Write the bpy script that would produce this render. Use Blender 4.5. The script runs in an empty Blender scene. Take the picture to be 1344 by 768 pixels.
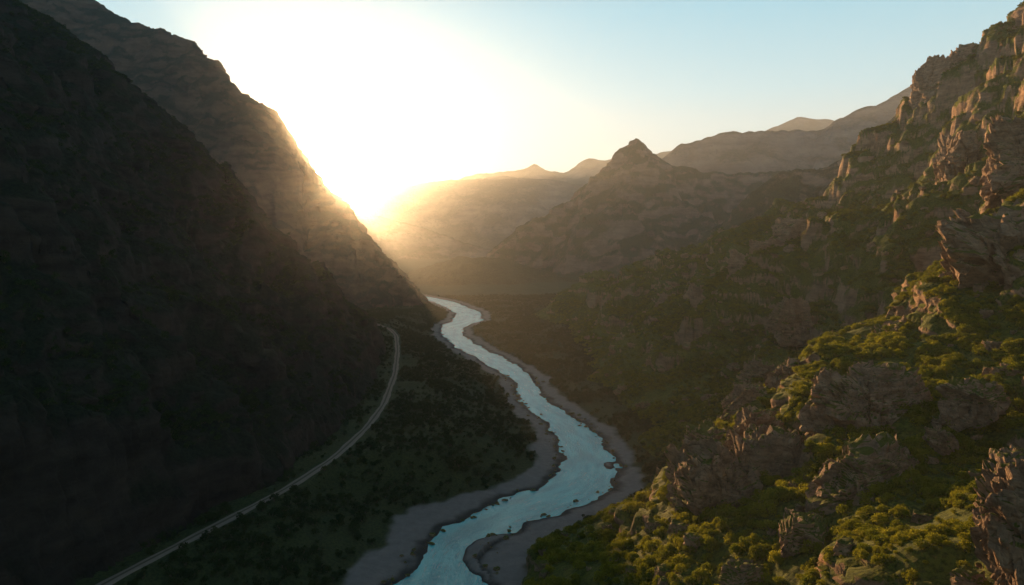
import bpy, math, numpy as np, time
from mathutils import Vector
T0=time.time()
sc=bpy.context.scene
sc.view_settings.view_transform='Standard'
try: sc.view_settings.look='None'
except Exception: pass
sc.view_settings.exposure=0
SUN=Vector((-0.272,1.0,0.0690)).normalized()
EL=math.asin(SUN.z); AZ=math.atan2(SUN.x,SUN.y)

# ---------------------------------------------------------------- noise
def _h(ix,iy,iz,seed):
    h=(ix.astype(np.int64)*374761393+iy.astype(np.int64)*668265263+iz.astype(np.int64)*2147483647+seed*1274126177)&0xffffffff
    h=((h^(h>>13))*1274126177)&0xffffffff
    h=((h^(h>>16))*2246822519)&0xffffffff
    return (h^(h>>15))&0xffffffff
def perlin(x,y,seed=0):
    x=np.asarray(x,float);y=np.asarray(y,float)
    ix=np.floor(x);iy=np.floor(y);fx=x-ix;fy=y-iy
    u=fx*fx*fx*(fx*(fx*6-15)+10);v=fy*fy*fy*(fy*(fy*6-15)+10)
    z=np.zeros_like(ix)
    def g(dx,dy):
        a=_h(ix+dx,iy+dy,z,seed)*(2*math.pi/4294967296.)
        return np.cos(a)*(fx-dx)+np.sin(a)*(fy-dy)
    a=g(0,0);b=g(1,0);c=g(0,1);d=g(1,1)
    return ((a+(b-a)*u)*(1-v)+(c+(d-c)*u)*v)*1.5
def fbm(x,y,o=4,seed=0,r=0.5):
    s=0;a=1;n=0
    for i in range(o):
        s=s+a*perlin(x*2**i+i*17.3,y*2**i-i*9.1,seed+i);n+=a;a*=r
    return s/n
def ridged(x,y,o=4,seed=0,r=0.5):
    s=0;a=1;n=0
    for i in range(o):
        s=s+a*(1-2*np.abs(perlin(x*2**i+i*7.3,y*2**i-i*3.1,seed+i)));n+=a;a*=r
    return s/n
def vnoise3(p,seed=0):
    i=np.floor(p);f=p-i;f=f*f*(3-2*f);r=0
    for dx in (0,1):
        for dy in (0,1):
            for dz in (0,1):
                w=(f[:,0] if dx else 1-f[:,0])*(f[:,1] if dy else 1-f[:,1])*(f[:,2] if dz else 1-f[:,2])
                r=r+w*_h(i[:,0]+dx,i[:,1]+dy,i[:,2]+dz,seed)/4294967296.
    return r*2-1
def fbm3(p,o=4,seed=0):
    s=0;a=1;n=0
    for i in range(o): s=s+a*vnoise3(p*2**i+i*5.7,seed+i);n+=a;a*=.5
    return s/n
def worley3(p,seed=0):
    i=np.floor(p);f1=np.full(len(p),9.);f2=f1.copy();idv=np.zeros(len(p))
    for dx in (-1,0,1):
        for dy in (-1,0,1):
            for dz in (-1,0,1):
                cx,cy,cz=i[:,0]+dx,i[:,1]+dy,i[:,2]+dz
                q=np.stack([cx+_h(cx,cy,cz,seed)/4294967296.,cy+_h(cx,cy,cz,seed+1)/4294967296.,cz+_h(cx,cy,cz,seed+2)/4294967296.],1)
                d=np.sqrt(((p-q)**2).sum(1)); c=_h(cx,cy,cz,seed+3)/4294967296.
                m=d<f1; f2=np.where(m,f1,np.minimum(f2,d)); idv=np.where(m,c,idv); f1=np.where(m,d,f1)
    return f1,f2,idv
def ss(a,b,x):
    t=np.clip((x-a)/(b-a),0,1); return t*t*(3-2*t)

# ---------------------------------------------------------------- river / road
RV=np.array([(-400,-110,40),(0,-100,44),(100,-85,44),(200,-58,44),(260,-38,46),(287,-30,42),(305,-30,28),(320,-27,24),(336,-19,25),(354,-5,30),(373,15,33),(395,36,36),(420,47,35),(448,51,32),(480,49,30),(507,45,29),(538,36,26),(572,26,22),(611,16,20),(672,12,20),(726,-3,26),(790,-26,28),(867,-56,30),(960,-84,27),(1034,-92,34),(1120,-72,46),(1222,-78,45),(1318,-112,38),(1400,-142,38),(1461,-178,36),(1600,-280,38),(1800,-430,38),(2200,-600,38)],float)
_ys=np.arange(-400,2200,4.)
def _sm(v):
    k=np.hanning(9);k/=k.sum(); vp=np.pad(v,4,mode='edge'); return np.convolve(vp,k,'valid')
_rx=_sm(np.interp(_ys,RV[:,0],RV[:,1]));_rw=_sm(np.interp(_ys,RV[:,0],RV[:,2]));_rg=np.gradient(_rx,4.)
def river(x,y):
    c=np.interp(y,_ys,_rx);g=np.interp(y,_ys,_rg);w=np.interp(y,_ys,_rw)
    return (x-c)/np.sqrt(1+g*g), w*.5
RD=np.array([(150,-172),(200,-162),(249,-150),(306,-127),(343,-112),(388,-101),(448,-95),(506,-95),(613,-105),(728,-122),(832,-141),(882,-157),(930,-185),(1000,-230)],float)
_dx=_sm(np.interp(_ys,RD[:,0],RD[:,1]));_dx=_sm(_dx);_dg=np.gradient(_dx,4.)
def road(x,y):
    c=np.interp(y,_ys,_dx);g=np.interp(y,_ys,_dg)
    return (x-c)/np.sqrt(1+g*g)
ROADZ=20.
def ground_h(x,y):
    d,hw=river(x,y)
    e=np.abs(d)-hw+7.5*fbm(x/32,y/32,3,5)+2.2*fbm(x/8,y/8,2,6)
    bar=np.exp(-(((x+14)/10)**2+((y-318)/20)**2))+.8*np.exp(-(((x-60)/5)**2+((y-432)/9)**2))
    far=ss(1900,2300,y)
    z=np.interp(e,[-9,0,7,16,40,400],[-1.8,0,.7,1.3,2.4,6])+2.6*bar*(e<2)
    z=z+.3*fbm(x/9,y/9,3,8)*ss(-8,6,e)
    L=ss(22,82,-d-hw)*(d<0)
    z=z+L*17*(1-ss(950,1250,y))+4.*fbm(x/45,y/45,4,9)*ss(20,60,e)
    rd=np.abs(road(x,y)); inr=(1-ss(3.5,11,rd))*ss(120,170,y)*(1-ss(920,990,y))
    z=z*(1-inr)+(ROADZ-.35)*inr
    z=z*(1-far)+far*(4+12*fbm(x/600,y/600,3,3))
    return z
def gravel_mask(x,y):
    d,hw=river(x,y)
    e=np.abs(d)-hw
    gw=np.where(d<0,np.interp(y,[250,290,330,400,450,520,700,2000],[18,18,22,16,20,14,12,14]),np.interp(y,[250,300,330,380,480,600,2000],[6,16,30,14,12,14,13]))
    g=1-ss(-2,3,e-gw*(1+.6*fbm(x/35,y/35,3,21))-2.5*fbm(x/7,y/7,2,22))
    return g*(1-ss(1900,2300,y))

# ---------------------------------------------------------------- right hillside control surface (world metres)
CP=np.array([(-70,150,-22),(-60,260,-22),(-80,0,-10),(-6,258,12),(14,270,22),(40,280,34),(67,290,43),(86,300,56),(110,320,71),(139,330,84),(162,340,97),(202,350,111),
(30,210,40),(59,160,65),(80,110,90),(135,180,98),(190,260,108),(0,0,45),(0,100,34),(100,0,120),(200,100,150),(300,200,205),(200,0,180),(100,250,75),(130,270,88),
(0,330,-8),(60,350,2),(100,375,25),(140,405,44),(200,430,75),(90,420,0),(260,420,118),(235,335,150),(262,318,180),(300,320,205),(330,420,185),
(75,448,-3),(95,520,0),(88,600,0),(80,750,-1),(75,900,-1),(80,1034,2),(100,1150,34),(120,1260,0),(50,1250,-12),(40,1000,-12),(40,700,-14),
(120,470,14),(183,500,45),(263,550,84),(350,500,160),(442,780,235),(304,720,142),(216,660,74),(158,620,40),(200,850,62),(150,900,34),(300,850,115),(380,650,190),(450,620,250),(340,640,155),
(209,1050,90),(315,980,137),(390,900,190),(425,850,232),(474,820,292),(497,800,328),(533,760,360),(569,700,378),(621,600,386),(700,450,400),(500,400,290),(500,200,300),(700,100,380),
(300,1200,30),(450,1050,130),(550,950,220),(650,850,290),(720,700,350),(200,1320,-14),(450,1320,10),(760,1100,150),(760,1320,40)],float)
_P=CP[:,:2]/300.
def _k(r2): return np.where(r2>1e-12,.5*r2*np.log(np.maximum(r2,1e-12)),0)
_n=len(CP);_A=np.zeros((_n+3,_n+3));_r2=((_P[:,None]-_P[None])**2).sum(2)
_A[:_n,:_n]=_k(_r2)+np.eye(_n)*2e-4;_A[:_n,_n]=1;_A[:_n,_n+1:]=_P;_A[_n:,:_n]=_A[:_n,_n:].T
_w=np.linalg.solve(_A,np.concatenate([CP[:,2],[0,0,0]]))
def rbf(x,y):
    x=x/300.;y=y/300.;s=_w[_n]+_w[_n+1]*x+_w[_n+2]*y
    for i in range(_n): s=s+_w[i]*_k((x-_P[i,0])**2+(y-_P[i,1])**2)
    return s
def hill_h(x,y):
    sh=x.shape;x=x.ravel();y=y.ravel()
    far=ss(330,520,y)
    wx=x+(6+12*far)*fbm(x/45,y/45,3,31);wy=y+(6+12*far)*fbm(x/45,y/45,3,37)
    b=rbf(wx,wy)
    m=ss(2,45,b)
    u=.72*wx-.70*wy+18*fbm(x/90,y/90,2,39);v=.70*wx+.72*wy
    b=b+m*far*(50*ridged(u/140,v/330,2,41,.45)-20)
    b=b+m*(.4+.6*far)*9*ridged(u/42,v/90,3,43)-m*3
    b=b+m*(1+far*.8)*1.8*fbm(x/14,y/14,3,47)
    for T,sd,k in ((38.,51,.75),(15.,57,.55)):
        n=1.1*fbm(x/110,y/110,4,sd)+.004*u
        s=b/T+n; f=s-np.floor(s); g=ss(.48,.70,f)
        mk=ss(.0,.18,fbm(x/75,y/75,4,sd+3))
        b=b+T*(g-f)*k*m*mk*(.5+.5*far)
    b=b+m*.8*ridged(x/5,y/5,3,61)*(.4+.6*far)
    return b.reshape(sh)

# ---------------------------------------------------------------- crest mountains
def crest_h(x,y,crest,slope,seed,lam,amp,jag,profile=1.0):
    c=np.array(crest,float);sh=x.shape;x=x.ravel();y=y.ravel()
    wx=x+lam*.3*fbm(x/lam/1.5,y/lam/1.5,3,seed);wy=y+lam*.3*fbm(x/lam/1.5,y/lam/1.5,3,seed+5)
    best=np.full(x.shape,-1e9);U=np.zeros(x.shape);Dd=np.zeros(x.shape);u0=0
    for a,b in zip(c[:-1],c[1:]):
        dx,dy=b[0]-a[0],b[1]-a[1];L2=dx*dx+dy*dy;L=math.sqrt(L2)
        t=np.clip(((wx-a[0])*dx+(wy-a[1])*dy)/L2,0,1)
        d=np.hypot(wx-a[0]-t*dx,wy-a[1]-t*dy)
        z=a[2]+(b[2]-a[2])*t
        dr=slope*d*(1.25-.35*np.clip(d/(lam*4),0,1)) if profile==1.0 else slope*d
        v=z-dr;m=v>best
        best=np.where(m,v,best);U=np.where(m,u0+t*L,U);Dd=np.where(m,d,Dd);u0+=L
    g=ridged(U/lam+.6*fbm(x/lam,y/lam,2,seed+9),Dd/(lam*3.5),4,seed+11,.55)
    best=best+amp*g*(.08+ss(0,lam*1.3,Dd))-amp*.2
    best=best+jag*fbm(x/lam*2.6,y/lam*2.6,5,seed+20,.6)*(.5+.5*ss(0,lam*.5,Dd))
    T=lam*.45; n=1.3*fbm(x/lam/1.6,y/lam/1.6,3,seed+30); s=best/T+n; f=s-np.floor(s)
    best=best+T*(ss(.35,.75,f)-f)*.28*ss(.0,.35,fbm(x/lam/1.5,y/lam/1.5,3,seed+33))
    return best.reshape(sh)

M1=[(-150,872,25),(-163,852,41),(-252,800,112),(-315,760,182),(-376,700,265),(-415,650,330),(-445,600,372),(-500,450,430),(-520,100,440),(-520,-300,440)]
def m1_h(x,y):
    h=crest_h(x,y,M1,1.08,101,95,34,12,0)
    rd=road(x,y); k=ss(5,26,-rd)
    h=h-(1-k)*14-np.maximum(0,(1-k)*(h-22))
    return h

# ---------------------------------------------------------------- mesh helpers
def crag(co,X,Y,Z,amp,sc3):
    """push steep ground out along its normal with layered 3-D noise: ledges, overhangs, fractured faces"""
    gy,gx=np.gradient(Z);dx=np.gradient(X,axis=1);dy=np.gradient(Y,axis=0)
    sx=(gx/dx).ravel();sy=(gy/dy).ravel();sl=np.hypot(sx,sy)
    st=ss(.75,1.4,sl)
    i=np.nonzero(st>.01)[0]
    p=co[i];q=p/np.array(sc3)
    n=np.stack([-sx[i],-sy[i],np.full(len(i),.35)],1);n/=np.linalg.norm(n,axis=1,keepdims=True)
    wv=fbm3(q*.7,2,903)
    lay=p[:,2]/(sc3[2]*1.1)+1.6*wv+.05*p[:,0]/sc3[0];lf=lay-np.floor(lay)
    a=fbm3(q,4,901)
    blk=np.floor((vnoise3(q*np.array([1.6,1.6,.9])+wv[:,None],907)*.5+.5)*5)/5
    d=amp*(1.1*a+.5*(ss(.0,.8,lf)-.5)+.9*(blk-.4))*st[i]
    co[i]+=n*d[:,None]
def grid_mesh(name,xs,ys,hf,mat,attrs=None,cut=None,smooth=True,cragp=None):
    X,Y=np.meshgrid(xs,ys);Z=hf(X,Y);ny,nx=X.shape
    co=np.stack([X,Y,Z],-1).reshape(-1,3)
    if cragp: crag(co,X,Y,Z,*cragp)
    idx=np.arange(nx*ny).reshape(ny,nx)
    q=np.stack([idx[:-1,:-1],idx[:-1,1:],idx[1:,1:],idx[1:,:-1]],-1).reshape(-1,4)
    if cut is not None:
        keep=cut(co); kf=keep[q].any(1); q=q[kf]
        used=np.zeros(len(co),bool);used[q.ravel()]=True
        mp=np.cumsum(used)-1;co=co[used];q=mp[q]
    me=bpy.data.meshes.new(name)
    me.vertices.add(len(co));me.vertices.foreach_set('co',co.ravel())
    me.loops.add(q.size);me.loops.foreach_set('vertex_index',q.ravel().astype(np.int32))
    me.polygons.add(len(q));me.polygons.foreach_set('loop_start',np.arange(0,q.size,4,dtype=np.int32))
    me.polygons.foreach_set('use_smooth',np.full(len(q),smooth))
    me.update()
    for an,fn in (attrs or {}).items():
        a=me.attributes.new(an,'FLOAT','POINT');a.data.foreach_set('value',fn(co[:,0],co[:,1],co[:,2]).astype(np.float32))
    me.materials.append(mat)
    o=bpy.data.objects.new(name,me);sc.collection.objects.link(o);return o
def tri_mesh(name,co,faces,mat,smooth=False,parent=None):
    me=bpy.data.meshes.new(name);me.from_pydata([tuple(c) for c in co],[],[tuple(f) for f in faces])
    if smooth: me.polygons.foreach_set('use_smooth',np.ones(len(me.polygons),bool))
    me.materials.append(mat);me.update()
    o=bpy.data.objects.new(name,me);sc.collection.objects.link(o)
    if parent: o.parent=parent
    return o

# ---------------------------------------------------------------- materials
class NT:
    def __init__(s,name):
        s.m=bpy.data.materials.new(name);s.m.use_nodes=True;s.t=s.m.node_tree;s.t.nodes.clear()
        s.out=s.n('ShaderNodeOutputMaterial')
    def n(s,ty,**k):
        nd=s.t.nodes.new(ty)
        for a,b in k.items(): setattr(nd,a,b)
        return nd
    def l(s,a,b): s.t.links.new(a,b)
    def set(s,sock,v):
        if isinstance(v,bpy.types.NodeSocket): s.l(v,sock)
        else: sock.default_value=v
    def noise(s,vec,scale,detail=4,rough=.55,ty='Fac'):
        nd=s.n('ShaderNodeTexNoise');s.l(vec,nd.inputs['Vector']);nd.inputs['Scale'].default_value=scale;nd.inputs['Detail'].default_value=detail;nd.inputs['Roughness'].default_value=rough
        return nd.outputs[ty]
    def math(s,op,a,b=0.,c=0.):
        nd=s.n('ShaderNodeMath',operation=op);s.set(nd.inputs[0],a);s.set(nd.inputs[1],b);s.set(nd.inputs[2],c);return nd.outputs[0]
    def mr(s,v,a,b,c=0.,d=1.):
        nd=s.n('ShaderNodeMapRange');nd.interpolation_type='SMOOTHSTEP';s.set(nd.inputs[0],v)
        for i,q in enumerate((a,b,c,d)): nd.inputs[i+1].default_value=q
        return nd.outputs[0]
    def mix(s,f,a,b):
        nd=s.n('ShaderNodeMix',data_type='RGBA');s.set(nd.inputs[0],f);s.set(nd.inputs[6],a);s.set(nd.inputs[7],b);return nd.outputs[2]
    def ramp(s,f,stops):
        nd=s.n('ShaderNodeValToRGB');s.l(f,nd.inputs[0]);e=nd.color_ramp.elements
        while len(e)<len(stops): e.new(.5)
        for i,(p,c) in enumerate(stops): e[i].position=p;e[i].color=(*c,1)
        return nd.outputs[0]
    def scalev(s,vec,sc3):
        nd=s.n('ShaderNodeVectorMath',operation='MULTIPLY');s.l(vec,nd.inputs[0]);nd.inputs[1].default_value=sc3;return nd.outputs[0]
    def bump(s,h,st,dist,nrm=None):
        nd=s.n('ShaderNodeBump');s.l(h,nd.inputs['Height']);nd.inputs['Strength'].default_value=st;nd.inputs['Distance'].default_value=dist
        if nrm is not None: s.l(nrm,nd.inputs['Normal'])
        return nd.outputs[0]
    def bsdf(s,col,rough,nrm=None,**k):
        p=s.n('ShaderNodeBsdfPrincipled');s.set(p.inputs['Base Color'],col);s.set(p.inputs['Roughness'],rough)
        p.inputs['Specular IOR Level'].default_value=.12
        if nrm is not None: s.l(nrm,p.inputs['Normal'])
        return p.outputs[0]
def c4(*c): return (*c,1)
def rockcol(t,pos,S,rc):
    n1=t.noise(t.scalev(pos,(1/S,1/S,1.8/S)),1.,6,.65)
    strat=t.noise(t.scalev(pos,(.45/S,.45/S,3./S)),1.,4,.6)
    f=t.math('MULTIPLY_ADD',strat,.45,t.math('MULTIPLY',n1,.6))
    r,g,b=rc
    return t.ramp(f,[(.3,(r*.30,g*.29,b*.29)),(.45,(r*.7,g*.66,b*.64)),(.56,(r*1.05,g,b)),(.7,(r*1.5,g*1.42,b*1.3))]),n1,strat
def terrain_mat(name,S,rock,vegA,vegB,lo,hi,bump,gravel=False):
    t=NT(name);geo=t.n('ShaderNodeNewGeometry');pos=geo.outputs['Position']
    rc,n1,strat=rockcol(t,pos,S,rock)
    sx=t.n('ShaderNodeSeparateXYZ');t.l(geo.outputs['Normal'],sx.inputs[0])
    nb=t.noise(pos,1/(S*1.6),5,.6);nf=t.noise(pos,1/(S*.16),4,.6)
    v=t.math('ADD',sx.outputs[2],t.math('MULTIPLY_ADD',nb,.45,t.math('MULTIPLY_ADD',nf,.35,-.4)))
    veg=t.mr(v,lo,hi)
    vc=t.mix(t.noise(pos,1/(S*.5),4,.6),c4(*vegA),c4(*vegB))
    spots=t.mr(t.noise(pos,1/(S*.09),3,.6),.42,.62)
    vc=t.mix(t.math('MULTIPLY',spots,.65),vc,c4(vegA[0]*.4,vegA[1]*.45,vegA[2]*.5))
    col=t.mix(veg,rc,vc)
    if gravel:
        a=t.n('ShaderNodeAttribute',attribute_name='gravel')
        gc=t.mix(t.noise(pos,.25,5,.7),c4(.11,.105,.10),c4(.25,.24,.225))
        wet=t.n('ShaderNodeAttribute',attribute_name='wet')
        gc=t.mix(wet.outputs['Fac'],gc,c4(.045,.045,.04))
        col=t.mix(a.outputs['Fac'],col,gc)
    h1=t.noise(pos,1/(S*.35),8,.7)
    rk=t.math('MULTIPLY',t.math('SUBTRACT',1.,veg),strat)
    h=t.math('ADD',h1,rk)
    nrm=t.bump(h,1.,bump)
    t.l(t.bsdf(col,.92,nrm),t.out.inputs[0]);return t.m
ROCK=(.28,.20,.13)
mat_ground=terrain_mat('valley_ground_mat',14,ROCK,(.024,.042,.014),(.06,.075,.024),.1,.35,.9,gravel=True)
mat_hill=terrain_mat('hillside_mat',12,ROCK,(.038,.062,.010),(.14,.155,.022),.24,.52,1.7)
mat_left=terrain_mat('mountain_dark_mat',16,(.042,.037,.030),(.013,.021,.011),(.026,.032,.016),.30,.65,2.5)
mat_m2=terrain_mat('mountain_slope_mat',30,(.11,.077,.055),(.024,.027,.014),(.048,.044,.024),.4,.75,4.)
mat_mid=terrain_mat('mountain_mat',36,(.21,.15,.11),(.04,.046,.02),(.09,.085,.036),.4,.7,5.)
mat_far=terrain_mat('distant_mountain_mat',120,(.17,.14,.12),(.045,.05,.03),(.09,.085,.05),.7,.95,14.)

def rock_mat():
    t=NT('rock_mat');tc=t.n('ShaderNodeNewGeometry');pos=tc.outputs['Position']
    rc,n1,strat=rockcol(t,pos,5,(.33,.245,.165))
    sx=t.n('ShaderNodeSeparateXYZ');t.l(tc.outputs['Normal'],sx.inputs[0])
    v=t.math('ADD',sx.outputs[2],t.math('MULTIPLY_ADD',t.noise(pos,.35,5,.65),.9,-.45))
    veg=t.mr(v,.56,.78)
    col=t.mix(veg,rc,c4(.10,.12,.018))
    lich=t.mr(t.noise(pos,.8,5,.7),.55,.66)
    col=t.mix(t.math('MULTIPLY',lich,.5),col,c4(.08,.075,.06))
    vor=t.n('ShaderNodeTexVoronoi',feature='DISTANCE_TO_EDGE');t.l(t.scalev(pos,(.35,.35,.22)),vor.inputs['Vector']);vor.inputs['Scale'].default_value=1
    h=t.math('ADD',t.noise(pos,.9,9,.72),t.math('MULTIPLY_ADD',t.mr(vor.outputs['Distance'],0,.07),.2,t.math('MULTIPLY',strat,.7)))
    t.l(t.bsdf(col,.9,t.bump(h,1.,1.5)),t.out.inputs[0]);return t.m
mat_rock=rock_mat()
def leaf_mat(name,A,B,tr=.35):
    t=NT(name);oi=t.n('ShaderNodeObjectInfo')
    tc=t.n('ShaderNodeTexCoord')
    f=t.math('MULTIPLY_ADD',oi.outputs['Random'],.6,t.math('MULTIPLY',t.noise(tc.outputs['Object'],2.5,2,.5),.5))
    col=t.mix(f,c4(*A),c4(*B))
    d=t.n('ShaderNodeBsdfDiffuse');t.l(col,d.inputs[0]);tl=t.n('ShaderNodeBsdfTranslucent');t.l(col,tl.inputs[0])
    ms=t.n('ShaderNodeMixShader');ms.inputs[0].default_value=tr;t.l(d.outputs[0],ms.inputs[1]);t.l(tl.outputs[0],ms.inputs[2])
    t.l(ms.outputs[0],t.out.inputs[0]);return t.m
mat_leaf=leaf_mat('shrub_leaf_mat',(.05,.09,.010),(.30,.29,.025),.45)
mat_leafm=leaf_mat('hillside_leaf_mat',(.05,.085,.012),(.22,.22,.022),.4)
mat_leafd=leaf_mat('tree_leaf_mat',(.022,.040,.013),(.05,.070,.022),.25)
def wood():
    t=NT('bark_mat');g=t.n('ShaderNodeNewGeometry');t.l(t.bsdf(t.mix(t.noise(g.outputs['Position'],3),c4(.08,.06,.04),c4(.15,.11,.08)),.9),t.out.inputs[0]);return t.m
mat_bark=wood()
def water():
    t=NT('river_water_mat');g=t.n('ShaderNodeNewGeometry');pos=g.outputs['Position']
    a=t.n('ShaderNodeAttribute',attribute_name='flow')
    fv=a.outputs['Vector']
    st=t.noise(t.scalev(fv,(.55,.10,1)),1.,6,.7)
    foam=t.mr(st,.55,.70)
    big=t.mr(t.noise(fv,.025,3,.5),.42,.60)
    foam=t.math('MULTIPLY',foam,t.math('MULTIPLY_ADD',big,.6,.03))
    col=t.mix(t.mr(t.noise(t.scalev(fv,(.12,.03,1)),1.,4,.6),.3,.7),c4(.015,.26,.30),c4(.07,.47,.50))
    col=t.mix(foam,col,c4(.72,.8,.8))
    h=t.math('ADD',t.noise(t.scalev(fv,(.8,.35,1)),1.,4,.6),t.math('MULTIPLY',foam,.6))
    p=t.bsdf(col,.25,t.bump(h,.8,.45));t.l(p,t.out.inputs[0])
    p.node.inputs['Specular IOR Level'].default_value=.2
    return t.m
mat_water=water()
def roadm():
    t=NT('dirt_road_mat');g=t.n('ShaderNodeNewGeometry');pos=g.outputs['Position']
    col=t.mix(t.noise(pos,.4,5,.7),c4(.13,.11,.09),c4(.26,.225,.185))
    a=t.n('ShaderNodeAttribute',attribute_name='rut')
    col=t.mix(a.outputs['Fac'],col,c4(.06,.06,.035))
    t.l(t.bsdf(col,.9,t.bump(t.noise(pos,1.5,5,.7),.7,.2)),t.out.inputs[0]);return t.m
mat_road=roadm()

# ---------------------------------------------------------------- ground, river, road
def lin(*seg):
    out=[]
    for a,b,s in seg: out.append(np.arange(a,b,s))
    return np.concatenate(out+[[seg[-1][1]]])
gx=lin((-16000,-4000,1500),(-4000,-800,160),(-800,-260,14),(-260,170,1.1),(170,700,12),(700,4000,160),(4000,16000,1500))
gy=lin((-3000,-400,200),(-400,140,12),(140,560,1.1),(560,1500,2.2),(1500,2300,16),(2300,6000,120),(6000,20000,1400))
grid_mesh('valley_ground',gx,gy,ground_h,mat_ground,{'gravel':lambda x,y,z:gravel_mask(x,y),'wet':lambda x,y,z:(1-ss(.15,.7,z))})
def hg(x,y):
    h=hill_h(x,y);d,hw=river(x,y); return h-30*(1-ss(2,26,d-hw))
grid_mesh('rocky_hillside',lin((-90,260,.75),(260,760,2.)),lin((-20,60,4),(60,420,.75),(420,1320,1.8)),hg,mat_hill,cut=lambda c:c[:,2]>-4,cragp=(3.8,(15,15,8)))
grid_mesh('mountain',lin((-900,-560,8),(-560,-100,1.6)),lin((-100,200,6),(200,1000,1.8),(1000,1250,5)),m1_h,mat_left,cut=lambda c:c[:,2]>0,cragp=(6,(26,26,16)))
# river strip
yy=np.arange(-300,2100,3.);cx=np.interp(yy,_ys,_rx);gg=np.interp(yy,_ys,_rg);hw=np.interp(yy,_ys,_rw)/2+12
us=np.linspace(-1,1,9);nrm=1/np.sqrt(1+gg*gg)
co=[];fa=[];flow=[];arc=0
for i,y in enumerate(yy):
    arc+=3./nrm[i]
    for u in us: co.append((cx[i]+u*hw[i]*nrm[i],y-u*hw[i]*gg[i]*nrm[i],0.0));flow.append((u*hw[i],arc,0))
for i in range(len(yy)-1):
    for j in range(8): a=i*9+j;fa.append((a,a+1,a+10,a+9))
rv=tri_mesh('river',co,fa,mat_water,True)
at=rv.data.attributes.new('flow','FLOAT_VECTOR','POINT');at.data.foreach_set('vector',np.array(flow,np.float32).ravel())
# road strip with verge
yy=np.arange(152,985,2.5);cx=np.interp(yy,_ys,_dx);gg=np.interp(yy,_ys,_dg);nrm=1/np.sqrt(1+gg*gg)
us=[-2.6,-2.1,-1.4,-.8,-.4,.4,.8,1.4,2.1,2.6];rz=[-.5,0.05,.0,.02,.12,.12,.02,.0,.05,-.5]
co=[];fa=[];rut=[]
for i,y in enumerate(yy):
    jw=1+.12*math.sin(y*.11)+.08*math.sin(y*.31)
    for u,z in zip(us,rz): co.append((cx[i]+u*jw*nrm[i],y-u*jw*gg[i]*nrm[i],ROADZ+z));rut.append(.9 if abs(u)<.6 else 0.)
k=len(us)
for i in range(len(yy)-1):
    for j in range(k-1): a=i*k+j;fa.append((a,a+1,a+k+1,a+k))
rd=tri_mesh('dirt_road',co,fa,mat_road,True)
at=rd.data.attributes.new('rut','FLOAT','POINT');at.data.foreach_set('value',np.array(rut,np.float32))

# ---------------------------------------------------------------- other mountains
def mtn(name,crest,slope,seed,lam,amp,jag,mat,step,pad,prof=1.0,cr=None):
    c=np.array(crest,float)
    xs=np.arange(c[:,0].min()-pad,c[:,0].max()+pad,step);ys=np.arange(c[:,1].min()-pad,c[:,1].max()+pad,step)
    return grid_mesh(name,xs,ys,lambda x,y:crest_h(x,y,crest,slope,seed,lam,amp,jag,prof),mat,cut=lambda q:q[:,2]>-20,cragp=cr)
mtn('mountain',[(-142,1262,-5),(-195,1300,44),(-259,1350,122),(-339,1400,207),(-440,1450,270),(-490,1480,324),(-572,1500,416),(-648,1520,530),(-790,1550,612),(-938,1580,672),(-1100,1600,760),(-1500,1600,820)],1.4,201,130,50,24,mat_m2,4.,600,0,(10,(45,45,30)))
mtn('mountain',[(-330,2000,20),(-280,1950,35),(-153,1900,76),(-25,1900,70),(102,1880,35),(180,1850,10)],.45,301,90,14,6,mat_mid,6,250)
mtn('mountain',[(-120,2320,40),(-56,2300,105),(20,2300,176),(90,2330,200),(178,2350,250),(270,2390,300),(330,2400,362),(378,2400,450),(423,2400,482),(470,2400,425),(557,2400,385),(745,2400,350),(1098,2300,370),(1500,2200,420)],1.15,421,150,60,24,mat_mid,7,650,1.0,(16,(70,70,45)))
mtn('mountain',[(330,1520,40),(382,1500,100),(465,1500,167),(532,1500,242),(599,1500,284),(716,1500,292),(850,1500,418),(1100,1450,480),(1500,1400,560)],.9,451,130,38,18,mat_mid,5,500,1.0,(10,(45,45,28)))
mtn('mountain',[(-1500,3600,330),(-1050,3550,285),(-720,3500,235),(-480,3500,165),(-250,3450,95),(-60,3450,40)],.6,471,190,40,16,mat_far,12,600)
mtn('mountain',[(600,3300,330),(751,3400,480),(865,3400,586),(1017,3400,640),(1245,3400,650),(1548,3400,660),(1624,3400,719),(1814,3400,795),(2003,3400,890),(2500,3300,1000),(3500,3200,1100)],.75,501,330,85,30,mat_far,18,1500)
mtn('mountain_range',[(-2600,4700,420),(-1900,4900,440),(-1400,5000,400),(-1210,5000,362),(-1070,5000,425),(-850,5000,475),(-625,5000,505),(-350,5000,535),(-100,5000,545),(100,5000,540),(400,5000,505),(900,4900,420)],.55,601,420,90,28,mat_far,24,1400)
mtn('mountain_range',[(-900,8000,640),(-375,8000,800),(-100,8000,830),(140,8000,860),(295,8000,945),(420,8000,860),(600,8000,820),(740,8000,890),(880,8000,1000),(1140,8000,995),(1500,8000,1000),(1850,8000,1080),(2100,8000,1120),(2600,8000,1000)],.6,701,500,70,60,mat_far,40,1800)
mtn('mountain_range',[(2300,7000,1050),(2797,7000,1230),(2960,7000,1310),(3227,7000,1300),(3500,7000,1200),(4500,7000,1200)],.6,751,500,60,30,mat_far,40,1800)

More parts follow.
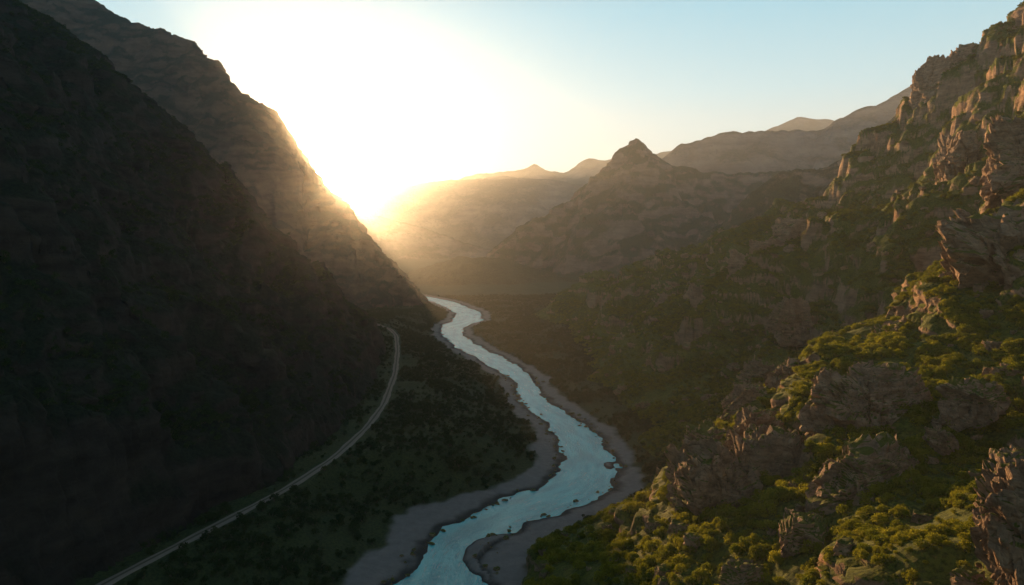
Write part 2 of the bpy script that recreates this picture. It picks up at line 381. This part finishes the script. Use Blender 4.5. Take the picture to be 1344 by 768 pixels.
# ---------------------------------------------------------------- rocks
import bmesh
_ico={}
def ico(sub):
    if sub not in _ico:
        bm=bmesh.new();bmesh.ops.create_icosphere(bm,subdivisions=sub,radius=1)
        v=np.array([p.co[:] for p in bm.verts]);f=np.array([[q.index for q in p.verts] for p in bm.faces]);bm.free();_ico[sub]=(v,f)
    return _ico[sub]
def rock_geo(sub,seed,size,power=.62):
    v,f=ico(sub);v=v.copy()
    p=np.sign(v)*np.abs(v)**power; p/=np.maximum(np.abs(p).max(1,keepdims=True),1e-6)**.35
    q=p*np.array(size)/max(size)
    r=np.random.default_rng(seed*7+1)
    for i in range(18):
        nn=r.normal(size=3);nn[2]*=.7;nn/=np.linalg.norm(nn);off=r.uniform(.68,1.0)
        dd=p@nn-off;p=p-np.maximum(dd,0)[:,None]*nn*.92
    F1,F2,I=worley3(q*np.array([2.6,2.6,1.7])+seed*3.1+.25*np.stack([vnoise3(q*3,seed),vnoise3(q*3,seed+1),vnoise3(q*3,seed+2)],1),seed)
    G1,G2,J=worley3(q*np.array([6,6,4.2])+seed,seed+9)
    d=.22*fbm3(q*1.3+seed,4,seed)+.28*(I-.5)*ss(0,.07,F2-F1)+.13*(J-.5)*ss(0,.07,G2-G1)-.13*(1-ss(0,.08,F2-F1))-.05*(1-ss(0,.07,G2-G1))
    lay=(q[:,2]*7+fbm3(q*2,2,seed+4)*1.2);lf=lay-np.floor(lay)
    d=d+.045*ss(.1,.9,lf)+.04*fbm3(q*9,3,seed+7)
    p=p*(1+d[:,None])
    return p*np.array(size),f
def rock(cx,cy,cz,size,seed,rot=0,sub=6,tilt=0):
    p,f=rock_geo(sub,seed,size)
    c,s=math.cos(tilt),math.sin(tilt);p=np.stack([c*p[:,0]-s*p[:,2],p[:,1],s*p[:,0]+c*p[:,2]],1)
    c,s=math.cos(rot),math.sin(rot);p=np.stack([c*p[:,0]-s*p[:,1],s*p[:,0]+c*p[:,1],p[:,2]],1)
    o=tri_mesh('rock_outcrop',p,f,mat_rock,False);o.location=(cx,cy,cz);return o
R=[(236,318,120,(36,28,42),1,.5,.12),(210,328,106,(16,14,21),2,.3,0),(262,310,160,(28,24,28),21,.9,.1),
(122,230,87,(17,13,16),3,.2,0),(74,234,50,(20,17,27),4,.5,.1),(90,238,58,(15,13,19),22,.9,0),
(100,188,78,(19,11,11),5,.35,.25),(86,110,97,(12,11,16),6,.9,0),(96,270,63,(14,12,14),7,.1,0),(119,190,91,(3.6,3.4,3.4),8,.2,0),
(318,420,186,(28,26,32),9,.4,.1),(58,172,62,(7,5,4),10,.3,.2),(74,176,71,(9,6,5.5),11,1.2,.3),(140,205,97,(9,7,7),35,.5,.1),
(500,806,296,(24,34,46),12,.2,0),(525,785,322,(24,30,36),23,.8,0),(556,735,350,(24,30,30),24,.4,0),
(241,690,80,(26,26,42),13,.4,.1),(216,662,60,(22,20,34),26,.9,.1),(290,715,116,(26,22,36),27,.2,.1),(265,705,100,(22,20,38),28,1.4,.1),
(150,298,82,(12,10,9),14,.2,.3),(180,320,96,(13,11,11),15,.6,.2),(67,288,40,(10,9,9),16,.3,.1),(86,298,53,(11,10,11),17,.6,.1),(110,316,66,(13,10,11),18,.2,.1),(132,324,77,(11,10,10),19,.8,.1),
(400,610,200,(24,22,36),29,.3,.1),(180,480,42,(18,14,16),31,.5,.2),(330,800,124,(24,22,32),32,.4,.1),(230,560,72,(18,16,22),34,.1,.1)]
for (a,b,c,s,sd,ro,ti) in R: rock(a,b,c,s,sd,ro,6 if max(s)>12 else 5,ti)

# ---------------------------------------------------------------- scatter
rng=np.random.default_rng(7)
def bush_geo(n,seed,leaf,lob=6,flat=.75):
    r=np.random.default_rng(seed);C=[];R=[]
    for i in range(lob):
        a=r.uniform(0,6.28);q=r.uniform(.1,.6);C.append((q*math.cos(a),q*math.sin(a),r.uniform(.15,.75)*flat));R.append(r.uniform(.28,.48))
    co=[];fa=[]
    for i in range(n):
        k=r.integers(lob);v=r.normal(size=3);v/=np.linalg.norm(v)
        if v[2]<-.5: v[2]*=-1
        p=np.array(C[k])+v*R[k]*r.uniform(.7,1.08)
        a=r.normal(size=3);a/=np.linalg.norm(a);b=np.cross(a,v+.6*r.normal(size=3));b/=np.linalg.norm(b)+1e-6
        s=leaf*r.uniform(.6,1.3);i0=len(co)
        co+= [p-a*s,p+b*s*.6,p+a*s,p-b*s*.6];fa.append((i0,i0+1,i0+2,i0+3))
    return co,fa
def stems(seed,h,n=5):
    r=np.random.default_rng(seed+99);co=[];fa=[]
    for i in range(n):
        a=r.uniform(0,6.28);t=np.array([.45*math.cos(a),.45*math.sin(a),h]);w=.05
        i0=len(co)
        for (p,ww) in ((np.array([0,0,-.25]),w),(t,w*.3)):
            for k in range(3): co.append(p+ww*np.array([math.cos(k*2.09),math.sin(k*2.09),0]))
        for k in range(3): fa.append((i0+k,i0+(k+1)%3,i0+3+(k+1)%3,i0+3+k))
    return co,fa
def plant(name,n,seed,leaf,mat,lob,flat):
    co,fa=bush_geo(n,seed,leaf,lob,flat);nl=len(fa);c2,f2=stems(seed,.5*flat+.1)
    o=len(co);co=co+c2;fa=fa+[tuple(k+o for k in f) for f in f2]
    ob=tri_mesh(name,co,fa,mat);ob.data.materials.append(mat_bark)
    mi=np.zeros(len(fa),np.int32);mi[nl:]=1;ob.data.polygons.foreach_set('material_index',mi);return ob
def carrier(name,pts,sizes,child,tiltv=None):
    co=[];fa=[]
    for (x,y,z),s in zip(pts,sizes):
        a=rng.uniform(0,6.28);i0=len(co);h=s*.7071
        for k in range(4): co.append((x+h*math.cos(a+k*math.pi/2),y+h*math.sin(a+k*math.pi/2),z))
        fa.append((i0,i0+1,i0+2,i0+3))
    me=bpy.data.meshes.new(name);me.from_pydata(co,[],fa)
    o=bpy.data.objects.new(name,me);sc.collection.objects.link(o)
    o.instance_type='FACES';o.use_instance_faces_scale=True;o.instance_faces_scale=1.0
    o.show_instancer_for_render=False;o.show_instancer_for_viewport=False
    child.parent=o;return o
def hill_pts(n,x0,x1,y0,y1,maxs,dens=None,seed=0,hf=hg):
    x=rng.uniform(x0,x1,n);y=rng.uniform(y0,y1,n)
    z=hf(x,y);e=1.2;sl=np.hypot(hf(x+e,y)-z,hf(x,y+e)-z)/e
    gr=ground_h(x,y)
    ok=(sl<maxs)&(z>gr-.3)
    if dens is not None: ok&=(dens(x,y)>rng.uniform(0,1,n))
    return np.stack([x,y,z],1)[ok]
cl=lambda x,y:ss(-.25,.25,fbm(x/18,y/18,3,77))*.9+.1
clf=lambda x,y:ss(-.25,.25,fbm(x/50,y/50,3,79))*.9+.08
A=hill_pts(38000,-30,270,60,430,1.3,cl)
vis=(A[:,0]<.9*A[:,1]+30); A=A[vis]
print('near bushes',len(A))
k=np.array_split(rng.permutation(A),3)
for i in range(3):
    b=plant('shrub_clump',760,i+1,.075,mat_leaf,8,.8)
    s=(.7+2.5*rng.uniform(0,1,len(k[i]))**1.8)*np.clip(k[i][:,1]/170,.75,1.2)
    k[i][:,2]-=.15*s
    carrier('shrubs',k[i],s,b)
B=hill_pts(80000,60,560,400,1150,1.2,clf)
print('far bushes',len(B))
k=np.array_split(B,2)
for i in range(2):
    b=plant('shrub_clump',160,20+i,.17,mat_leafm,6,.8);s=rng.uniform(1.2,3.2,len(k[i]));carrier('shrubs',k[i],s,b)
# valley floor trees & shrubs
n=60000;x=rng.uniform(-260,170,n);y=rng.uniform(240,1500,n)
g=gravel_mask(x,y);d,hwd=river(x,y);r_=np.abs(road(x,y));zz=ground_h(x,y)
dn=ss(-.35,.25,fbm(x/45,y/45,4,88))*.85+.12
ok=(g<.08)&(np.abs(d)>hwd+4)&((r_>4.5)|(y>940))&(dn>rng.uniform(0,1,n))&(m1_h(x,y)<zz+1)
Cc=np.stack([x,y,zz],1)[ok];print('floor',len(Cc))
k=np.array_split(Cc,2)
for i in range(2):
    b=plant('tree_crown',200,40+i,.15,mat_leafd,7,.95);s=.8+2.6*rng.uniform(0,1,len(k[i]))**1.5;carrier('distant_trees',k[i],s,b)
D=hill_pts(36000,-480,-110,230,860,1.6,clf,hf=m1_h)
b=plant('shrub_clump',160,60,.17,mat_leafd,6,.8);carrier('shrubs',D,rng.uniform(1.0,2.8,len(D)),b)
# loose boulders
for i,(cnt,a,s0,s1) in enumerate(((900,(0,270,70,420),.5,3.6),(350,(80,520,420,1100),2,7))):
    P=hill_pts(cnt,*a,3.0);p,f=rock_geo(4,30+i,(1,.85,.75))
    o=tri_mesh('boulder',p,f,mat_rock);sz=s0+(s1-s0)*rng.uniform(0,1,len(P))**3;carrier('boulders',P,sz,o)
# river stones
n=380;y=rng.uniform(270,700,n);side=rng.choice([-1,1],n);cxx=np.interp(y,_ys,_rx);ww=np.interp(y,_ys,_rw)/2
x=cxx+side*(ww+rng.normal(0,3,n)+3);P=np.stack([x,y,np.maximum(ground_h(x,y),-.3)],1)
p,f=rock_geo(3,44,(1,.8,.6));o=tri_mesh('stone',p,f,mat_rock);carrier('river_stones',P,.3+1.6*rng.uniform(0,1,n)**3,o)

# ---------------------------------------------------------------- haze volume
bm=bmesh.new();bmesh.ops.create_cube(bm,size=1)
for v in bm.verts: v.co=Vector((v.co.x*16000,1900+v.co.y*7800,525+v.co.z*1150))
me=bpy.data.meshes.new('haze');bm.to_mesh(me);bm.free()
hz=bpy.data.objects.new('haze',me);sc.collection.objects.link(hz)
t=NT('haze_mat')
vs=t.n('ShaderNodeVolumeScatter');vs.inputs['Color'].default_value=(1,.76,.46,1);vs.inputs['Density'].default_value=.24e-4;vs.inputs['Anisotropy'].default_value=.90
v2=t.n('ShaderNodeVolumeScatter');v2.inputs['Color'].default_value=(.66,.86,1,1);v2.inputs['Density'].default_value=.58e-4;v2.inputs['Anisotropy'].default_value=.12
ad=t.n('ShaderNodeAddShader');t.l(vs.outputs[0],ad.inputs[0]);t.l(v2.outputs[0],ad.inputs[1])
t.l(ad.outputs[0],t.out.inputs['Volume']);me.materials.append(t.m)

# ---------------------------------------------------------------- sky + sun
w=bpy.data.worlds.new('World');sc.world=w;w.use_nodes=True;nt=w.node_tree;nt.nodes.clear()
out=nt.nodes.new('ShaderNodeOutputWorld');bg=nt.nodes.new('ShaderNodeBackground');sky=nt.nodes.new('ShaderNodeTexSky')
sky.sky_type='NISHITA';sky.sun_disc=False;sky.sun_elevation=EL;sky.sun_rotation=AZ;sky.air_density=1.0;sky.dust_density=.4;sky.ozone_density=2.5;sky.altitude=300
bg.inputs[1].default_value=.05
nt.links.new(sky.outputs[0],bg.inputs[0])
tc=nt.nodes.new('ShaderNodeTexCoord');dt=nt.nodes.new('ShaderNodeVectorMath');dt.operation='DOT_PRODUCT';dt.inputs[1].default_value=SUN
nt.links.new(tc.outputs['Generated'],dt.inputs[0])
def wm(op,a,b):
    n=nt.nodes.new('ShaderNodeMath');n.operation=op
    for i,v in enumerate((a,b)):
        if isinstance(v,(int,float)): n.inputs[i].default_value=v
        else: nt.links.new(v,n.inputs[i])
    return n.outputs[0]
dm=wm('MAXIMUM',dt.outputs['Value'],0.)
g1=wm('MULTIPLY',wm('POWER',dm,9000.),80.);g2=wm('MULTIPLY',wm('POWER',dm,260.),.4);g3=wm('MULTIPLY',wm('POWER',dm,16.),.12)
bg2=nt.nodes.new('ShaderNodeBackground');bg2.inputs[0].default_value=(1,.84,.56,1)
nt.links.new(wm('ADD',g1,wm('ADD',g2,g3)),bg2.inputs[1])
# sky gradient added over Nishita, also lifts ambient light: pale blue overhead, cream at the horizon
sep=nt.nodes.new('ShaderNodeSeparateXYZ');nt.links.new(tc.outputs['Generated'],sep.inputs[0])
rp=nt.nodes.new('ShaderNodeValToRGB');nt.links.new(sep.outputs[2],rp.inputs[0]);e=rp.color_ramp.elements
e[0].position=0;e[0].color=(.80,.75,.58,1);e[1].position=1;e[1].color=(.05,.10,.15,1)
for p,c in ((.10,(.72,.80,.74)),(.19,(.52,.78,.83)),(.3,(.34,.68,.80)),(.5,(.12,.22,.28))):
    q=e.new(p);q.color=(*c,1)
bg3=nt.nodes.new('ShaderNodeBackground');nt.links.new(rp.outputs[0],bg3.inputs[0]);bg3.inputs[1].default_value=.90
ad=nt.nodes.new('ShaderNodeAddShader');nt.links.new(bg.outputs[0],ad.inputs[0]);nt.links.new(bg2.outputs[0],ad.inputs[1])
ad2=nt.nodes.new('ShaderNodeAddShader');nt.links.new(ad.outputs[0],ad2.inputs[0]);nt.links.new(bg3.outputs[0],ad2.inputs[1]);nt.links.new(ad2.outputs[0],out.inputs[0])
L=bpy.data.lights.new('sun','SUN');L.energy=13;L.angle=math.radians(.5);L.color=(1,.58,.26)
lo=bpy.data.objects.new('sun',L);sc.collection.objects.link(lo);lo.rotation_euler=(-SUN).to_track_quat('-Z','Y').to_euler()

cam=bpy.data.cameras.new('camera');cam.lens=24;cam.sensor_width=36;cam.shift_y=-.0625;cam.clip_start=1;cam.clip_end=60000
co_=bpy.data.objects.new('camera',cam);sc.collection.objects.link(co_);co_.location=(0,0,150);co_.rotation_euler=(math.radians(90),0,0);sc.camera=co_
print('BUILD',time.time()-T0)
